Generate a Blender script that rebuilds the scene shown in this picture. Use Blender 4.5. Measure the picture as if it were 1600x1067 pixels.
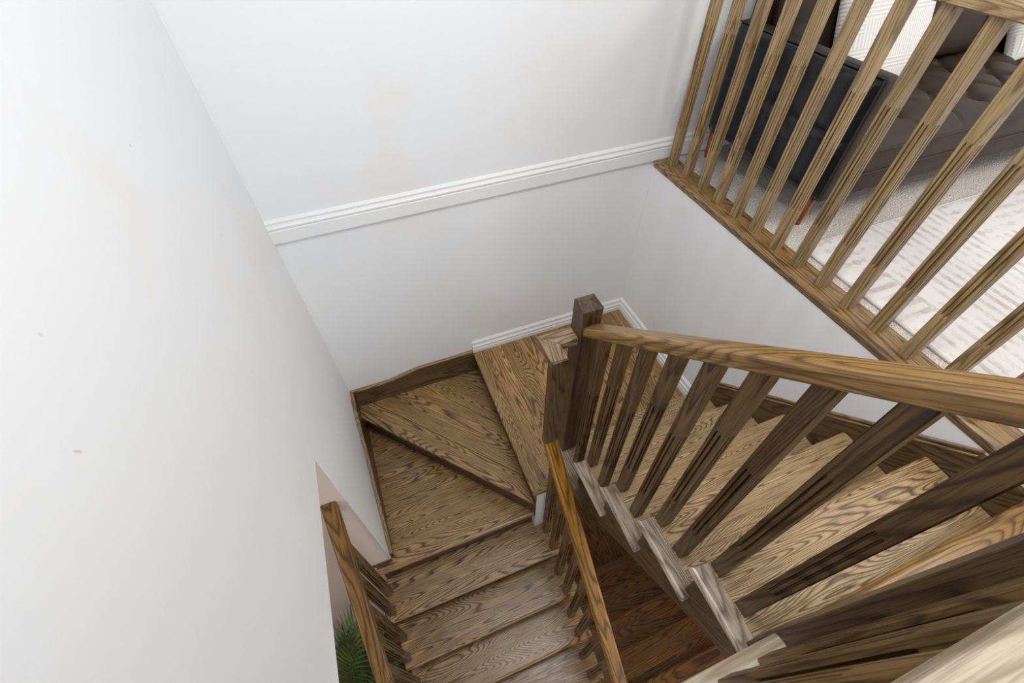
import bpy, bmesh, math, random
from mathutils import Matrix, Vector, noise

for o in list(bpy.data.objects):
    bpy.data.objects.remove(o, do_unlink=True)
SC = bpy.context.scene
COL = SC.collection
random.seed(7)

# ------------------------------------------------------------------ camera
cam = bpy.data.cameras.new('camera')
cam.sensor_width = 36.0
cam.lens = 704.93 / 1600 * 36
cam.clip_start = 0.01
camo = bpy.data.objects.new('camera', cam)
COL.objects.link(camo)
RX = Vector((0.93305204, -0.35954345, -0.0119329))
UX = Vector((0.28093004, 0.70752063, 0.64845422))
FX = Vector((0.22470469, 0.60839384, -0.76116012))
M = Matrix((RX, UX, -FX)).transposed().to_4x4()
M.translation = Vector((-1.5549, -1.9132, 1.2311))
camo.matrix_world = M
SC.camera = camo

# ------------------------------------------------------------------ light
SC.view_settings.view_transform = 'Standard'
SC.view_settings.look = 'None'
SC.view_settings.gamma = 1.0
SC.view_settings.exposure = 0.3
SC.view_settings.use_curve_mapping = False
world = bpy.data.worlds.new('daylight')
SC.world = world
world.use_nodes = True
wbg = world.node_tree.nodes['Background']
wbg.inputs[0].default_value = (0.91, 0.96, 1.0, 1)
wbg.inputs[1].default_value = 0.95


def area_light(name, loc, size, power, color, size_y=None, rot=(0, 0, 0)):
    l = bpy.data.lights.new(name, 'AREA')
    l.shape = 'RECTANGLE'
    l.size = size
    l.size_y = size_y or size
    l.energy = power
    l.color = color
    o = bpy.data.objects.new(name, l)
    o.location = loc
    o.rotation_euler = rot
    COL.objects.link(o)
    return o


def point_light(name, loc, power, color, r=0.08):
    l = bpy.data.lights.new(name, 'POINT')
    l.energy = power
    l.color = color
    l.shadow_soft_size = r
    o = bpy.data.objects.new(name, l)
    o.location = loc
    COL.objects.link(o)
    return o


area_light('stairwell_fill_light', (-1.0, -1.5, 2.52), 0.6, 27, (0.98, 0.985, 1.0))  # added fill overhead, out of view, to brighten the stairwell
area_light('living_room_fill_light', (1.6, -2.2, 2.52), 0.8, 27, (1.0, 0.97, 0.93))  # unseen fill, added to lift the living room
point_light('lower_room_lamp', (-3.2, -2.4, -0.75), 16, (1.0, 0.90, 0.80), 0.12)
point_light('basement_stair_lamp', (-0.45, -2.3, -1.15), 6.0, (1.0, 0.70, 0.26), 0.06)


# ------------------------------------------------------------------ node helpers
def new_mat(name):
    m = bpy.data.materials.new(name)
    m.use_nodes = True
    nt = m.node_tree
    b = nt.nodes['Principled BSDF']
    return m, nt, b


def N(nt, kind, **kw):
    n = nt.nodes.new(kind)
    for k, v in kw.items():
        setattr(n, k, v)
    return n


def ramp(nt, stops, interp='LINEAR'):
    r = nt.nodes.new('ShaderNodeValToRGB')
    cr = r.color_ramp
    cr.interpolation = interp
    while len(cr.elements) > 1:
        cr.elements.remove(cr.elements[-1])
    cr.elements[0].position = stops[0][0]
    cr.elements[0].color = tuple(stops[0][1]) + (1,) if len(stops[0][1]) == 3 else stops[0][1]
    for p, c in stops[1:]:
        e = cr.elements.new(p)
        e.color = tuple(c) + (1,)
    return r


def srgb(r, g, b):
    f = lambda c: (c / 255 / 12.92) if c / 255 <= 0.04045 else ((c / 255 + 0.055) / 1.055) ** 2.4
    return (f(r), f(g), f(b))


def math_node(nt, op, a, b=None):
    n = nt.nodes.new('ShaderNodeMath')
    n.operation = op
    for i, v in enumerate((a, b)):
        if v is None:
            continue
        if isinstance(v, (int, float)):
            n.inputs[i].default_value = v
        else:
            nt.links.new(v, n.inputs[i])
    return n.outputs[0]


def mix_col(nt, fac, a, b, mode='MIX'):
    n = nt.nodes.new('ShaderNodeMix')
    n.data_type = 'RGBA'
    n.blend_type = mode
    for sock, v in ((n.inputs[0], fac), (n.inputs[6], a), (n.inputs[7], b)):
        if isinstance(v, (int, float)):
            sock.default_value = v
        elif isinstance(v, tuple):
            sock.default_value = v + (1,) if len(v) == 3 else v
        else:
            nt.links.new(v, sock)
    return n.outputs[2]


WOODS = {}


def wood(tone, axis='x'):
    key = (tone, axis)
    if key in WOODS:
        return WOODS[key]
    light, mid, dark, rings, rough, wide = TONES[tone]
    m, nt, b = new_mat('oak_%s_%s' % (tone, axis))
    L = nt.links.new
    tc = N(nt, 'ShaderNodeTexCoord')
    oi = N(nt, 'ShaderNodeObjectInfo')
    off = N(nt, 'ShaderNodeVectorMath', operation='SCALE')
    comb = N(nt, 'ShaderNodeCombineXYZ')
    r1 = math_node(nt, 'MULTIPLY', oi.outputs['Random'], 31.0)
    r2 = math_node(nt, 'MULTIPLY', oi.outputs['Random'], 57.3)
    r3 = math_node(nt, 'MULTIPLY', oi.outputs['Random'], 83.9)
    L(r1, comb.inputs[0]); L(r2, comb.inputs[1]); L(r3, comb.inputs[2])
    add = N(nt, 'ShaderNodeVectorMath', operation='ADD')
    L(tc.outputs['Object'], add.inputs[0]); L(comb.outputs[0], add.inputs[1])

    def stretched(along, across):
        mp = N(nt, 'ShaderNodeMapping')
        s = {'x': (along, across, across), 'y': (across, along, across), 'z': (across, across, along)}[axis]
        mp.inputs['Scale'].default_value = s
        L(add.outputs[0], mp.inputs['Vector'])
        return mp.outputs[0]
    # growth rings: contour lines of a stretched noise field
    n1 = N(nt, 'ShaderNodeTexNoise')
    n1.inputs['Scale'].default_value = 1.0
    n1.inputs['Detail'].default_value = 1.6
    n1.inputs['Roughness'].default_value = 0.42
    L(stretched((0.42 if axis == 'z' else 0.62) * wide, 6.0 * wide), n1.inputs['Vector'])
    nd = N(nt, 'ShaderNodeTexNoise')
    nd.inputs['Scale'].default_value = 1.0
    nd.inputs['Detail'].default_value = 2.0
    L(stretched(9.0, 70.0), nd.inputs['Vector'])
    v = math_node(nt, 'MULTIPLY', n1.outputs['Fac'], rings)
    v = math_node(nt, 'ADD', v, math_node(nt, 'MULTIPLY', nd.outputs['Fac'], 0.42))
    fr = math_node(nt, 'FRACT', v)
    ring = ramp(nt, [(0.0, (0.25,) * 3), (0.08, (0.0,) * 3), (0.20, (0.30,) * 3), (0.42, (0.92,) * 3), (0.75, (1.0,) * 3), (0.92, (0.8,) * 3), (1.0, (0.25,) * 3)])
    L(fr, ring.inputs[0])
    # open pores, long thin dark ticks
    n2 = N(nt, 'ShaderNodeTexNoise')
    n2.inputs['Scale'].default_value = 1.0
    n2.inputs['Detail'].default_value = 2.0
    n2.inputs['Roughness'].default_value = 0.6
    L(stretched(10.0, 330.0), n2.inputs['Vector'])
    pore = ramp(nt, [(0.36, (0.0,) * 3), (0.52, (1.0,) * 3)])
    L(n2.outputs['Fac'], pore.inputs[0])
    # slow tone drift
    n3 = N(nt, 'ShaderNodeTexNoise')
    n3.inputs['Scale'].default_value = 1.0
    n3.inputs['Detail'].default_value = 3.0
    L(stretched(2.2, 9.0), n3.inputs['Vector'])
    drift = ramp(nt, [(0.3, (0.0,) * 3), (0.7, (1.0,) * 3)])
    L(n3.outputs['Fac'], drift.inputs[0])
    base = mix_col(nt, drift.outputs[0], mid, light)
    c = mix_col(nt, ring.outputs[0], dark, base)
    pf = math_node(nt, 'MULTIPLY', math_node(nt, 'SUBTRACT', 1.0, pore.outputs[0]), 0.7)
    c = mix_col(nt, pf, c, dark)
    # board to board difference
    bv = N(nt, 'ShaderNodeHueSaturation')
    L(c, bv.inputs['Color'])
    L(math_node(nt, 'ADD', math_node(nt, 'MULTIPLY', oi.outputs['Random'], 0.24), 0.88), bv.inputs['Value'])
    L(bv.outputs[0], b.inputs['Base Color'])
    rg = math_node(nt, 'ADD', math_node(nt, 'MULTIPLY', n3.outputs['Fac'], 0.16), rough - 0.08)
    L(rg, b.inputs['Roughness'])
    b.inputs['Specular IOR Level'].default_value = 0.5
    bp = N(nt, 'ShaderNodeBump')
    bp.inputs['Strength'].default_value = 0.10
    bp.inputs['Distance'].default_value = 0.0012
    h = math_node(nt, 'ADD', math_node(nt, 'MULTIPLY', ring.outputs[0], 0.6), pore.outputs[0])
    L(h, bp.inputs['Height'])
    if not tone.startswith('baluster'):
        L(bp.outputs[0], b.inputs['Normal'])
    WOODS[key] = m
    return m


#            light            mid              dark            rings rough wide
TONES = {
    'tread': (srgb(207, 178, 131), srgb(188, 156, 109), srgb(92, 67, 40), 84.0, 0.34, 1.3),
    'landing': (srgb(191, 154, 97), srgb(167, 130, 80), srgb(81, 59, 34), 58.0, 0.32, 1.0),
    'winder': (srgb(193, 155, 100), srgb(162, 126, 79), srgb(71, 53, 32), 56.0, 0.32, 1.0),
    'lower': (srgb(204, 170, 124), srgb(176, 142, 101), srgb(78, 60, 39), 62.0, 0.30, 1.0),
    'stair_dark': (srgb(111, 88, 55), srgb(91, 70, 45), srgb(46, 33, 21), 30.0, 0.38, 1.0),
    'baluster': (srgb(176, 150, 108), srgb(162, 135, 94), srgb(112, 89, 58), 26.0, 0.34, 1.5),  # lightened tone: light falling on the living room guard is painted in
    'baluster_shaded': (srgb(121, 93, 56), srgb(102, 78, 46), srgb(58, 42, 24), 22.0, 0.36, 1.5),  # same oak darkened, shade on these balusters put into the colour
    'rail': (srgb(164, 127, 72), srgb(142, 107, 58), srgb(92, 67, 34), 38.0, 0.3, 1.3),
    'amber': (srgb(190, 141, 49), srgb(160, 113, 34), srgb(88, 60, 18), 26.0, 0.3, 1.3),
    'newel': (srgb(98, 76, 50), srgb(84, 64, 42), srgb(50, 36, 23), 22.0, 0.34, 1.5),
    'drop': (srgb(112, 84, 48), srgb(92, 67, 37), srgb(48, 33, 18), 20.0, 0.32, 1.5),
    'cap': (srgb(167, 140, 109), srgb(146, 119, 90), srgb(90, 68, 46), 26.0, 0.3, 1.3),
    'skirt': (srgb(122, 96, 62), srgb(104, 80, 50), srgb(58, 42, 26), 26.0, 0.34, 1.0),
    'skirt_cap': (srgb(176, 146, 110), srgb(158, 130, 96), srgb(110, 86, 60), 26.0, 0.3, 1.0),
    'sheen_rail': (srgb(196, 181, 160), srgb(184, 168, 147), srgb(150, 132, 110), 24.0, 0.24, 1.0),  # bright sheen on the nearest rail and shoe, painted as wood colour
    'return': (srgb(192, 175, 155), srgb(175, 159, 138), srgb(124, 106, 88), 30.0, 0.22, 1.2),  # greyed: reflected sheen on the nosings is part of this colour
    'shoe': (srgb(163, 130, 84), srgb(142, 111, 70), srgb(80, 61, 36), 36.0, 0.28, 1.2),
    'plank': (srgb(162, 111, 41), srgb(131, 87, 29), srgb(60, 37, 12), 40.0, 0.3, 1.0),
    'orange_leg': (srgb(172, 100, 36), srgb(156, 86, 28), srgb(110, 58, 18), 14.0, 0.35, 1.6),
    'umber': (srgb(142, 106, 50), srgb(118, 86, 38), srgb(70, 48, 20), 26.0, 0.3, 1.3),
}


def paint(name, col, rough=0.55, bump=0.06, scale=260, blotch=None):
    m, nt, b = new_mat(name)
    L = nt.links.new
    tc = N(nt, 'ShaderNodeTexCoord')
    b.inputs['Roughness'].default_value = rough
    b.inputs['Specular IOR Level'].default_value = 0.3
    n = N(nt, 'ShaderNodeTexNoise')
    n.inputs['Scale'].default_value = scale
    n.inputs['Detail'].default_value = 3
    L(tc.outputs['Object'], n.inputs['Vector'])
    bp = N(nt, 'ShaderNodeBump')
    bp.inputs['Strength'].default_value = bump
    bp.inputs['Distance'].default_value = 0.002
    L(n.outputs['Fac'], bp.inputs['Height'])
    L(bp.outputs[0], b.inputs['Normal'])
    if blotch:
        n2 = N(nt, 'ShaderNodeTexNoise')
        n2.inputs['Scale'].default_value = 2.3
        n2.inputs['Detail'].default_value = 5
        n2.inputs['Roughness'].default_value = 0.6
        L(tc.outputs['Object'], n2.inputs['Vector'])
        r = ramp(nt, [(0.52, (0, 0, 0)), (0.72, (1, 1, 1))])
        L(n2.outputs['Fac'], r.inputs[0])
        # scattered small scuffs
        vo = N(nt, 'ShaderNodeTexVoronoi', feature='F1')
        vo.inputs['Scale'].default_value = 3.1
        mp = N(nt, 'ShaderNodeMapping')
        mp.inputs['Rotation'].default_value = (0.4, 0.7, 0.2)
        mp.inputs['Scale'].default_value = (1.0, 2.6, 1.3)
        nn = N(nt, 'ShaderNodeTexNoise')
        nn.inputs['Scale'].default_value = 14
        L(tc.outputs['Object'], nn.inputs['Vector'])
        av = N(nt, 'ShaderNodeVectorMath', operation='MULTIPLY_ADD')
        L(nn.outputs['Color'], av.inputs[0])
        av.inputs[1].default_value = (0.06, 0.06, 0.06)
        L(tc.outputs['Object'], av.inputs[2])
        L(av.outputs[0], mp.inputs['Vector'])
        L(mp.outputs[0], vo.inputs['Vector'])
        sc = ramp(nt, [(0.018, (1, 1, 1)), (0.034, (0, 0, 0))])
        L(vo.outputs['Distance'], sc.inputs[0])
        c = mix_col(nt, math_node(nt, 'MULTIPLY', r.outputs[0], 0.5), col, blotch)
        c = mix_col(nt, math_node(nt, 'MULTIPLY', sc.outputs[0], 0.4), c, srgb(150, 148, 146))
        L(c, b.inputs['Base Color'])
    else:
        b.inputs['Base Color'].default_value = col + (1,)
    return m


WALL = paint('wall_paint', srgb(241, 242, 244), 0.6, 0.10, 190, srgb(237, 233, 228))
TRIM = paint('white_trim_paint', srgb(240, 240, 240), 0.35, 0.02, 90)
CEIL = paint('ceiling_paint', srgb(238, 238, 236), 0.8, 0.1, 120)
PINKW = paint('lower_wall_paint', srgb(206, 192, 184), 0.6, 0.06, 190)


# ------------------------------------------------------------------ mesh helpers
def finish(name, bm, m, parent=None, loc=(0, 0, 0), smooth=False, rot=None):
    me = bpy.data.meshes.new(name)
    bmesh.ops.recalc_face_normals(bm, faces=bm.faces)
    bm.to_mesh(me)
    bm.free()
    if smooth:
        for p in me.polygons:
            p.use_smooth = True
    if m:
        me.materials.append(m)
    return link(name, me, parent, loc, rot)


def link(name, me, parent=None, loc=(0, 0, 0), rot=None):
    o = bpy.data.objects.new(name, me)
    COL.objects.link(o)
    loc = Vector(loc)
    if parent is not None:
        o.parent = parent
        loc = loc - WLOC[parent.name]
    WLOC[o.name] = Vector(loc) + (WLOC[parent.name] if parent is not None else Vector())
    o.location = loc
    if rot is not None:
        o.rotation_euler = rot
    return o


WLOC = {}


def thing(name, label, cat, loc, group=None):
    o = bpy.data.objects.new(name, None)
    o.empty_display_size = 0.1
    COL.objects.link(o)
    o.location = loc
    WLOC[o.name] = Vector(loc)
    o['label'] = label
    o['category'] = cat
    if group:
        o['group'] = group
    return o


def tag(o, label, cat, group=None):
    o['label'] = label
    o['category'] = cat
    if group:
        o['group'] = group
    return o


def structure(o):
    o['kind'] = 'structure'
    return o


def bm_box(bm, a, b, bev=0.0, seg=1):
    vs = [bm.verts.new((x, y, z)) for x in (a[0], b[0]) for y in (a[1], b[1]) for z in (a[2], b[2])]
    fs = [(0, 1, 3, 2), (4, 6, 7, 5), (0, 4, 5, 1), (2, 3, 7, 6), (0, 2, 6, 4), (1, 5, 7, 3)]
    faces = [bm.faces.new([vs[i] for i in f]) for f in fs]
    if bev:
        es = list({e for f in faces for e in f.edges})
        bmesh.ops.bevel(bm, geom=es, offset=bev, segments=seg, affect='EDGES', profile=0.5, clamp_overlap=True)


def box(name, a, b, m, parent=None, bev=0.0, seg=1):
    """box between two world corners, object origin at its centre"""
    a, b = Vector([min(p, q) for p, q in zip(a, b)]), Vector([max(p, q) for p, q in zip(a, b)])
    c = (a + b) / 2
    bm = bmesh.new()
    bm_box(bm, a - c, b - c, bev, seg)
    return finish(name, bm, m, parent, c)


def prism(name, poly, axis, lo, hi, m, parent=None, bev=0.0, seg=1):
    """polygon given in the two other axes, extruded along axis between lo and hi (world)"""
    def P(u, v, w):
        return {'x': (w, u, v), 'y': (u, w, v), 'z': (u, v, w)}[axis]
    c = Vector(P(sum(p[0] for p in poly) / len(poly), sum(p[1] for p in poly) / len(poly), (lo + hi) / 2))
    bm = bmesh.new()
    A = [bm.verts.new(Vector(P(u, v, lo)) - c) for u, v in poly]
    B = [bm.verts.new(Vector(P(u, v, hi)) - c) for u, v in poly]
    n = len(poly)
    bm.faces.new(A)
    bm.faces.new(B[::-1])
    for i in range(n):
        bm.faces.new((A[i], A[(i + 1) % n], B[(i + 1) % n], B[i]))
    if bev:
        bmesh.ops.recalc_face_normals(bm, faces=bm.faces)
        bmesh.ops.bevel(bm, geom=list(bm.edges), offset=bev, segments=seg, affect='EDGES', profile=0.5, clamp_overlap=True)
    return finish(name, bm, m, parent, c)


def lathe(bm, prof, seg=16, c=(0, 0, 0)):
    rings = []
    for r, z in prof:
        if r < 1e-6:
            rings.append([bm.verts.new((c[0], c[1], c[2] + z))])
        else:
            rings.append([bm.verts.new((c[0] + r * math.cos(2 * math.pi * i / seg), c[1] + r * math.sin(2 * math.pi * i / seg), c[2] + z)) for i in range(seg)])
    for a, b in zip(rings, rings[1:]):
        for i in range(seg):
            j = (i + 1) % seg
            if len(a) == 1 and len(b) == 1:
                continue
            if len(a) == 1:
                bm.faces.new((a[0], b[i], b[j]))
            elif len(b) == 1:
                bm.faces.new((a[i], a[j], b[0]))
            else:
                bm.faces.new((a[i], a[j], b[j], b[i]))
    if len(rings[0]) > 1:
        bm.faces.new(rings[0][::-1])
    if len(rings[-1]) > 1:
        bm.faces.new(rings[-1])


# ------------------------------------------------------------------ dimensions
R = 0.19            # rise
RUN = 0.213         # going
ZL = -6 * R         # landing level
SL = R / RUN
WX = -1.968         # left wall face
YT = lambda k: -0.909 - RUN * k          # nosing of upper flight tread k
ZT = lambda k: ZL + R * (k + 1)
YE = YT(5)                               # edge of the upper floor
BW = 0.041                               # baluster thickness
TH = 0.027                               # tread thickness

# ------------------------------------------------------------------ room shell
box('wall_back', (-2.6, 0.0, -3.7), (4.6, 0.14, 2.6), WALL); structure(bpy.data.objects['wall_back'])
# left wall: full height beside the landing, above the opening further forward
prism('wall_left', [(0.0, 2.6), (0.0, -3.7), (-0.9795, -3.7), (-0.9795, -0.26), (-4.2, -0.26), (-4.2, 2.6)], 'x', WX - 0.11, WX, WALL)
structure(bpy.data.objects['wall_left'])
prism('wall_lower', [(-5.5, -0.98), (WX - 0.0005, -0.98), (WX - 0.1, -0.87), (-5.5, -0.87)], 'z', -3.0, -0.2605, PINKW); structure(bpy.data.objects['wall_lower'])
box('wall_lower_front', (-5.5, -4.3, -3.0), (-2.2, -4.2, -0.26), PINKW); structure(bpy.data.objects['wall_lower_front'])
box('wall_lower_side', (-5.6, -4.3, -3.0), (-5.5, -0.87, -0.26), PINKW); structure(bpy.data.objects['wall_lower_side'])
box('ceiling_lower', (-5.5, -5.0, -0.30), (WX - 0.112, -0.981, -0.26), CEIL); structure(bpy.data.objects['ceiling_lower'])
box('ceiling', (WX, -4.2, 2.6), (4.6, 0.14, 2.7), CEIL); structure(bpy.data.objects['ceiling'])
# wall below the living room, beside the flight
box('wall_right', (0.0, -2.094, -3.7), (0.11, -0.001, -0.045), WALL); structure(bpy.data.objects['wall_right'])
# wall stub below the landing, at the inner end of the winder
box('wall_stub', (-1.108, -1.052, -3.3), (-0.99, -0.30, ZL - 0.03), TRIM); structure(bpy.data.objects['wall_stub'])
# wall between the lower flight and the stair below it
box('wall_stair', (-1.035, -3.2, -3.3), (-0.995, -1.053, -2.95), WALL); structure(bpy.data.objects['wall_stair'])


def moulding(name, prof, path, m, miters=True):
    """sweep a profile (out, up) along a horizontal polyline; out is to the right of travel"""
    bm = bmesh.new()
    rows = []
    n = len(path)
    c = Vector(path[0])
    for i, p in enumerate(path):
        p = Vector(p)
        d1 = (p - Vector(path[i - 1])).normalized() if i else None
        d2 = (Vector(path[i + 1]) - p).normalized() if i < n - 1 else None
        if d1 is None:
            d1 = d2
        if d2 is None:
            d2 = d1
        n1 = Vector((d1.y, -d1.x, 0))
        n2 = Vector((d2.y, -d2.x, 0))
        nb = (n1 + n2)
        nb = nb / max(1e-6, nb.dot(n1))
        rows.append([bm.verts.new(p + nb * u + Vector((0, 0, w)) - c) for u, w in prof])
    k = len(prof)
    for a, b in zip(rows, rows[1:]):
        for i in range(k):
            j = (i + 1) % k
            bm.faces.new((a[i], a[j], b[j], b[i]))
    bm.faces.new(rows[0])
    bm.faces.new(rows[-1][::-1])
    return finish(name, bm, m, None, c)


# baseboard band of the upper floor, running on along the back wall over the stairwell
prof_big = [(0, 0), (0.015, 0), (0.015, 0.058), (0.0125, 0.061), (0.0125, 0.066), (0.0165, 0.069), (0.0165, 0.076), (0.011, 0.083),
            (0.0085, 0.090), (0.010, 0.094), (0.010, 0.099), (0.0055, 0.106), (0.003, 0.110), (0, 0.110)]
structure(moulding('baseboard_back', prof_big, [(WX, 0, 0), (4.5, 0, 0)], TRIM))
prof_small = [(0, 0), (0.018, 0), (0.018, 0.030), (0.0145, 0.033), (0.0145, 0.040), (0.0175, 0.044), (0.0175, 0.054), (0.011, 0.063),
              (0.0085, 0.074), (0.0115, 0.079), (0.0115, 0.088), (0.0055, 0.096), (0.003, 0.101), (0, 0.101)]
structure(moulding('baseboard_landing', prof_small, [(-1.135, 0, ZL), (0, 0, ZL), (0, -0.842, ZL)], TRIM))

# ------------------------------------------------------------------ floors
def carpet_mat():
    m, nt, b = new_mat('loop_carpet')
    L = nt.links.new
    tc = N(nt, 'ShaderNodeTexCoord')
    n = N(nt, 'ShaderNodeTexNoise'); n.inputs['Scale'].default_value = 190; n.inputs['Detail'].default_value = 4
    L(tc.outputs['Object'], n.inputs['Vector'])
    v = N(nt, 'ShaderNodeTexVoronoi'); v.inputs['Scale'].default_value = 150
    L(tc.outputs['Object'], v.inputs['Vector'])
    r = ramp(nt, [(0.36, srgb(180, 168, 158)), (0.5, srgb(217, 208, 199)), (0.66, srgb(240, 234, 227))])
    L(n.outputs['Fac'], r.inputs[0])
    L(r.outputs[0], b.inputs['Base Color'])
    b.inputs['Roughness'].default_value = 0.95
    b.inputs['Specular IOR Level'].default_value = 0.1
    bp = N(nt, 'ShaderNodeBump'); bp.inputs['Strength'].default_value = 0.9; bp.inputs['Distance'].default_value = 0.006
    h = math_node(nt, 'ADD', n.outputs['Fac'], math_node(nt, 'MULTIPLY', v.outputs['Distance'], 0.8))
    L(h, bp.inputs['Height']); L(bp.outputs[0], b.inputs['Normal'])
    return m


box('floor_carpet', (0.112, -4.2, -0.05), (4.6, 0.0, -0.006), carpet_mat()); structure(bpy.data.objects['floor_carpet'])
# hardwood of the upper hall, behind the edge of the stairwell: planks parallel to the edge
hall = box('floor_hall', (WX, -4.2, -0.24), (0.11, YE - 0.17, -0.028), wood('stair_dark', 'x')); structure(hall)
y = YE - 0.1204
k = 0
while y > -3.0:
    for (xa, xb) in (((WX, -1.0), (-0.998, 0.11)) if k % 2 else ((WX, -0.62), (-0.618, 0.11))):
        box('plank', (xa + 0.001, y - 0.0825, -0.028), (xb - 0.001, y, 0.0), wood('rail', 'x'), hall, 0.0012)
    y -= 0.0835
    k += 1
low = box('floor_lower', (-5.5, -5.0, -2.99), (-2.075, -0.98, -2.872), CEIL); structure(low)
y = -0.985
k = 0
while y > -2.2:
    for (xa, xb) in (((-3.6, -2.62), (-2.618, -2.076)) if k % 2 else ((-3.6, -2.9), (-2.898, -2.076))):
        box('plank', (xa + 0.001, y - 0.0825, -2.872), (xb - 0.001, y, -2.85), wood('plank', 'x'), low, 0.0012)
    y -= 0.0835
    k += 1


# ------------------------------------------------------------------ treads
def tread_profile(front, back, z, nose=TH / 2, seg=6):
    """(y, z) outline of a tread with a rounded nosing at front (towards +y when front > back)"""
    s = 1 if front > back else -1
    pts = [(back, z - TH), (back, z)]
    cy = front - s * nose
    for i in range(seg + 1):
        a = math.pi / 2 - math.pi * i / seg
        pts.append((cy + s * nose * math.cos(a), z - TH / 2 + TH / 2 * math.sin(a)))
    return pts


def tread_body(name, x0, x1, front, back, z, m, parent):
    pts = tread_profile(front, back, z)
    o = prism(name, pts, 'x', x0, x1, m, parent)
    return o


upper = thing('upper_staircase', 'upper flight of six light oak steps with rounded return nosings whose grey sheen is painted in, along the right wall', 'staircase', (-0.45, -0.91, ZL))
XR = -0.022
for k in range(5):
    f, z = YT(k), ZT(k)
    t = tread_body('tread', -0.9095, XR, f, f - RUN - 0.032, z, wood('tread', 'x'), upper)
    # return nosing with a mitred front and a short mitred tail
    bm = bmesh.new()
    xo, xi, e = -0.968, -0.91, f - 0.272
    rings = []
    stations = [(f, None), (f - 0.0, 0)]
    nose = TH / 2
    prof = [(xi, 0.0), (xo + nose, 0.0)] + [(xo + nose - nose * math.sin(math.pi * i / 6), -nose + nose * math.cos(math.pi * i / 6)) for i in range(1, 7)] + [(xi, -TH)]
    c = Vector(((xo + xi) / 2, (f + e) / 2, z - TH / 2))
    depth = lambda x: (x - xo)
    A = [bm.verts.new(Vector((x, f - max(0, min(nose, nose - math.sqrt(max(0, nose ** 2 - (w + nose) ** 2)))), z + w)) - c) for x, w in prof]
    Bv = [bm.verts.new(Vector((x, e + max(0, (x - xo)) * 0.0 + (0.0 if x > xo + 0.02 else 0.0), z + w)) - c) for x, w in prof]
    kk = len(prof)
    for i in range(kk):
        j = (i + 1) % kk
        bm.faces.new((A[i], A[j], Bv[j], Bv[i]))
    bm.faces.new(A)
    bm.faces.new(Bv[::-1])
    es = [ed for ed in bm.edges if all(v in Bv for v in ed.verts)]
    bmesh.ops.bevel(bm, geom=es, offset=0.006, segments=2, affect='EDGES', profile=0.5, clamp_overlap=True)
    finish('return_nosing', bm, wood('return', 'y'), t, c)
for k in range(6):
    f = YT(k) - 0.032
    ztop = ZT(k) - TH
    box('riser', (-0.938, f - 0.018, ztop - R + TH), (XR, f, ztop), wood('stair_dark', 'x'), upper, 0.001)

# cut stringer under the inner ends
pts = [(YT(0) - 0.034, ZL - 0.0)]
for k in range(6):
    y0 = YT(k) - 0.034
    pts.append((y0, ZT(k) - TH - 0.0005))
    if k < 5:
        pts.append((YT(k + 1) - 0.034, ZT(k) - TH - 0.0005))
pts.append((YE - 0.11, -TH - 0.0005))
pts.append((YE - 0.11, -0.36))
pts.append((YE + 0.03, -0.395))
low_z = lambda y: ZT(0) + SL * (YT(0) - y) - 0.40
pts.append((-1.12, low_z(-1.12)))
pts.append((-0.943, ZL - 0.03))
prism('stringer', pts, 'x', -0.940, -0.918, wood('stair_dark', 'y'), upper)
# soffit closing the underside of the flight
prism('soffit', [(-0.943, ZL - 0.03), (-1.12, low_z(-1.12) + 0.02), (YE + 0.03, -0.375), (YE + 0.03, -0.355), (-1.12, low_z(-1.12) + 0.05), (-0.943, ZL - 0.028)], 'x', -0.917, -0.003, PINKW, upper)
# skirt board with a moulded cap along the right wall
zs = lambda y: ZT(0) + SL * (YT(0) - y) + 0.083
ya, yb = -0.845, -1.835
box_pts = [(ya, ZL + 0.002), (ya, zs(ya) - 0.012), (yb, zs(yb) - 0.012), (-1.99, zs(yb) - 0.012), (-1.99, -0.36), (-1.25, zs(-1.25) - 0.36)]
prism('skirt_board', box_pts, 'x', -0.019, -0.001, wood('skirt', 'y'), upper)
prism('skirt_cap', [(ya, zs(ya) - 0.012), (ya, zs(ya) + 0.004), (yb, zs(yb) + 0.004), (yb, zs(yb) - 0.012)], 'x', -0.013, -0.001, wood('skirt_cap', 'y'), upper, 0.003)
prism('skirt_bead', [(ya, zs(ya) - 0.024), (ya, zs(ya) - 0.012), (yb, zs(yb) - 0.012), (yb, zs(yb) - 0.024)], 'x', -0.0235, -0.0195, wood('skirt_cap', 'y'), upper, 0.002)
# top step: nosing of the hall floor
tread_body('floor_nosing', -0.9375, -0.002, YE, YE - 0.12, 0.0, wood('rail', 'x'), upper)

# ---- landing and winders, lower flight
lower = thing('lower_staircase', 'lower flight of grey-brown oak steps turning through two winders up to a corner landing', 'staircase', (-1.5, -1.0, ZL))
# landing boards along y with a nosing board at the front and a mitred end
xs = [-1.048, -0.935, -0.82, -0.70, -0.585, -0.46, -0.335, -0.215, -0.095, -0.02]
for a, b in zip(xs, xs[1:]):
    yend = -0.939 if a > -0.93 else -1.008
    if b < -0.934:
        yend = -1.008
    box('landing_board', (a + 0.0004, yend, ZL - TH), (b - 0.0004, -0.019, ZL), wood('landing', 'y'), lower, 0.0008)


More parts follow.
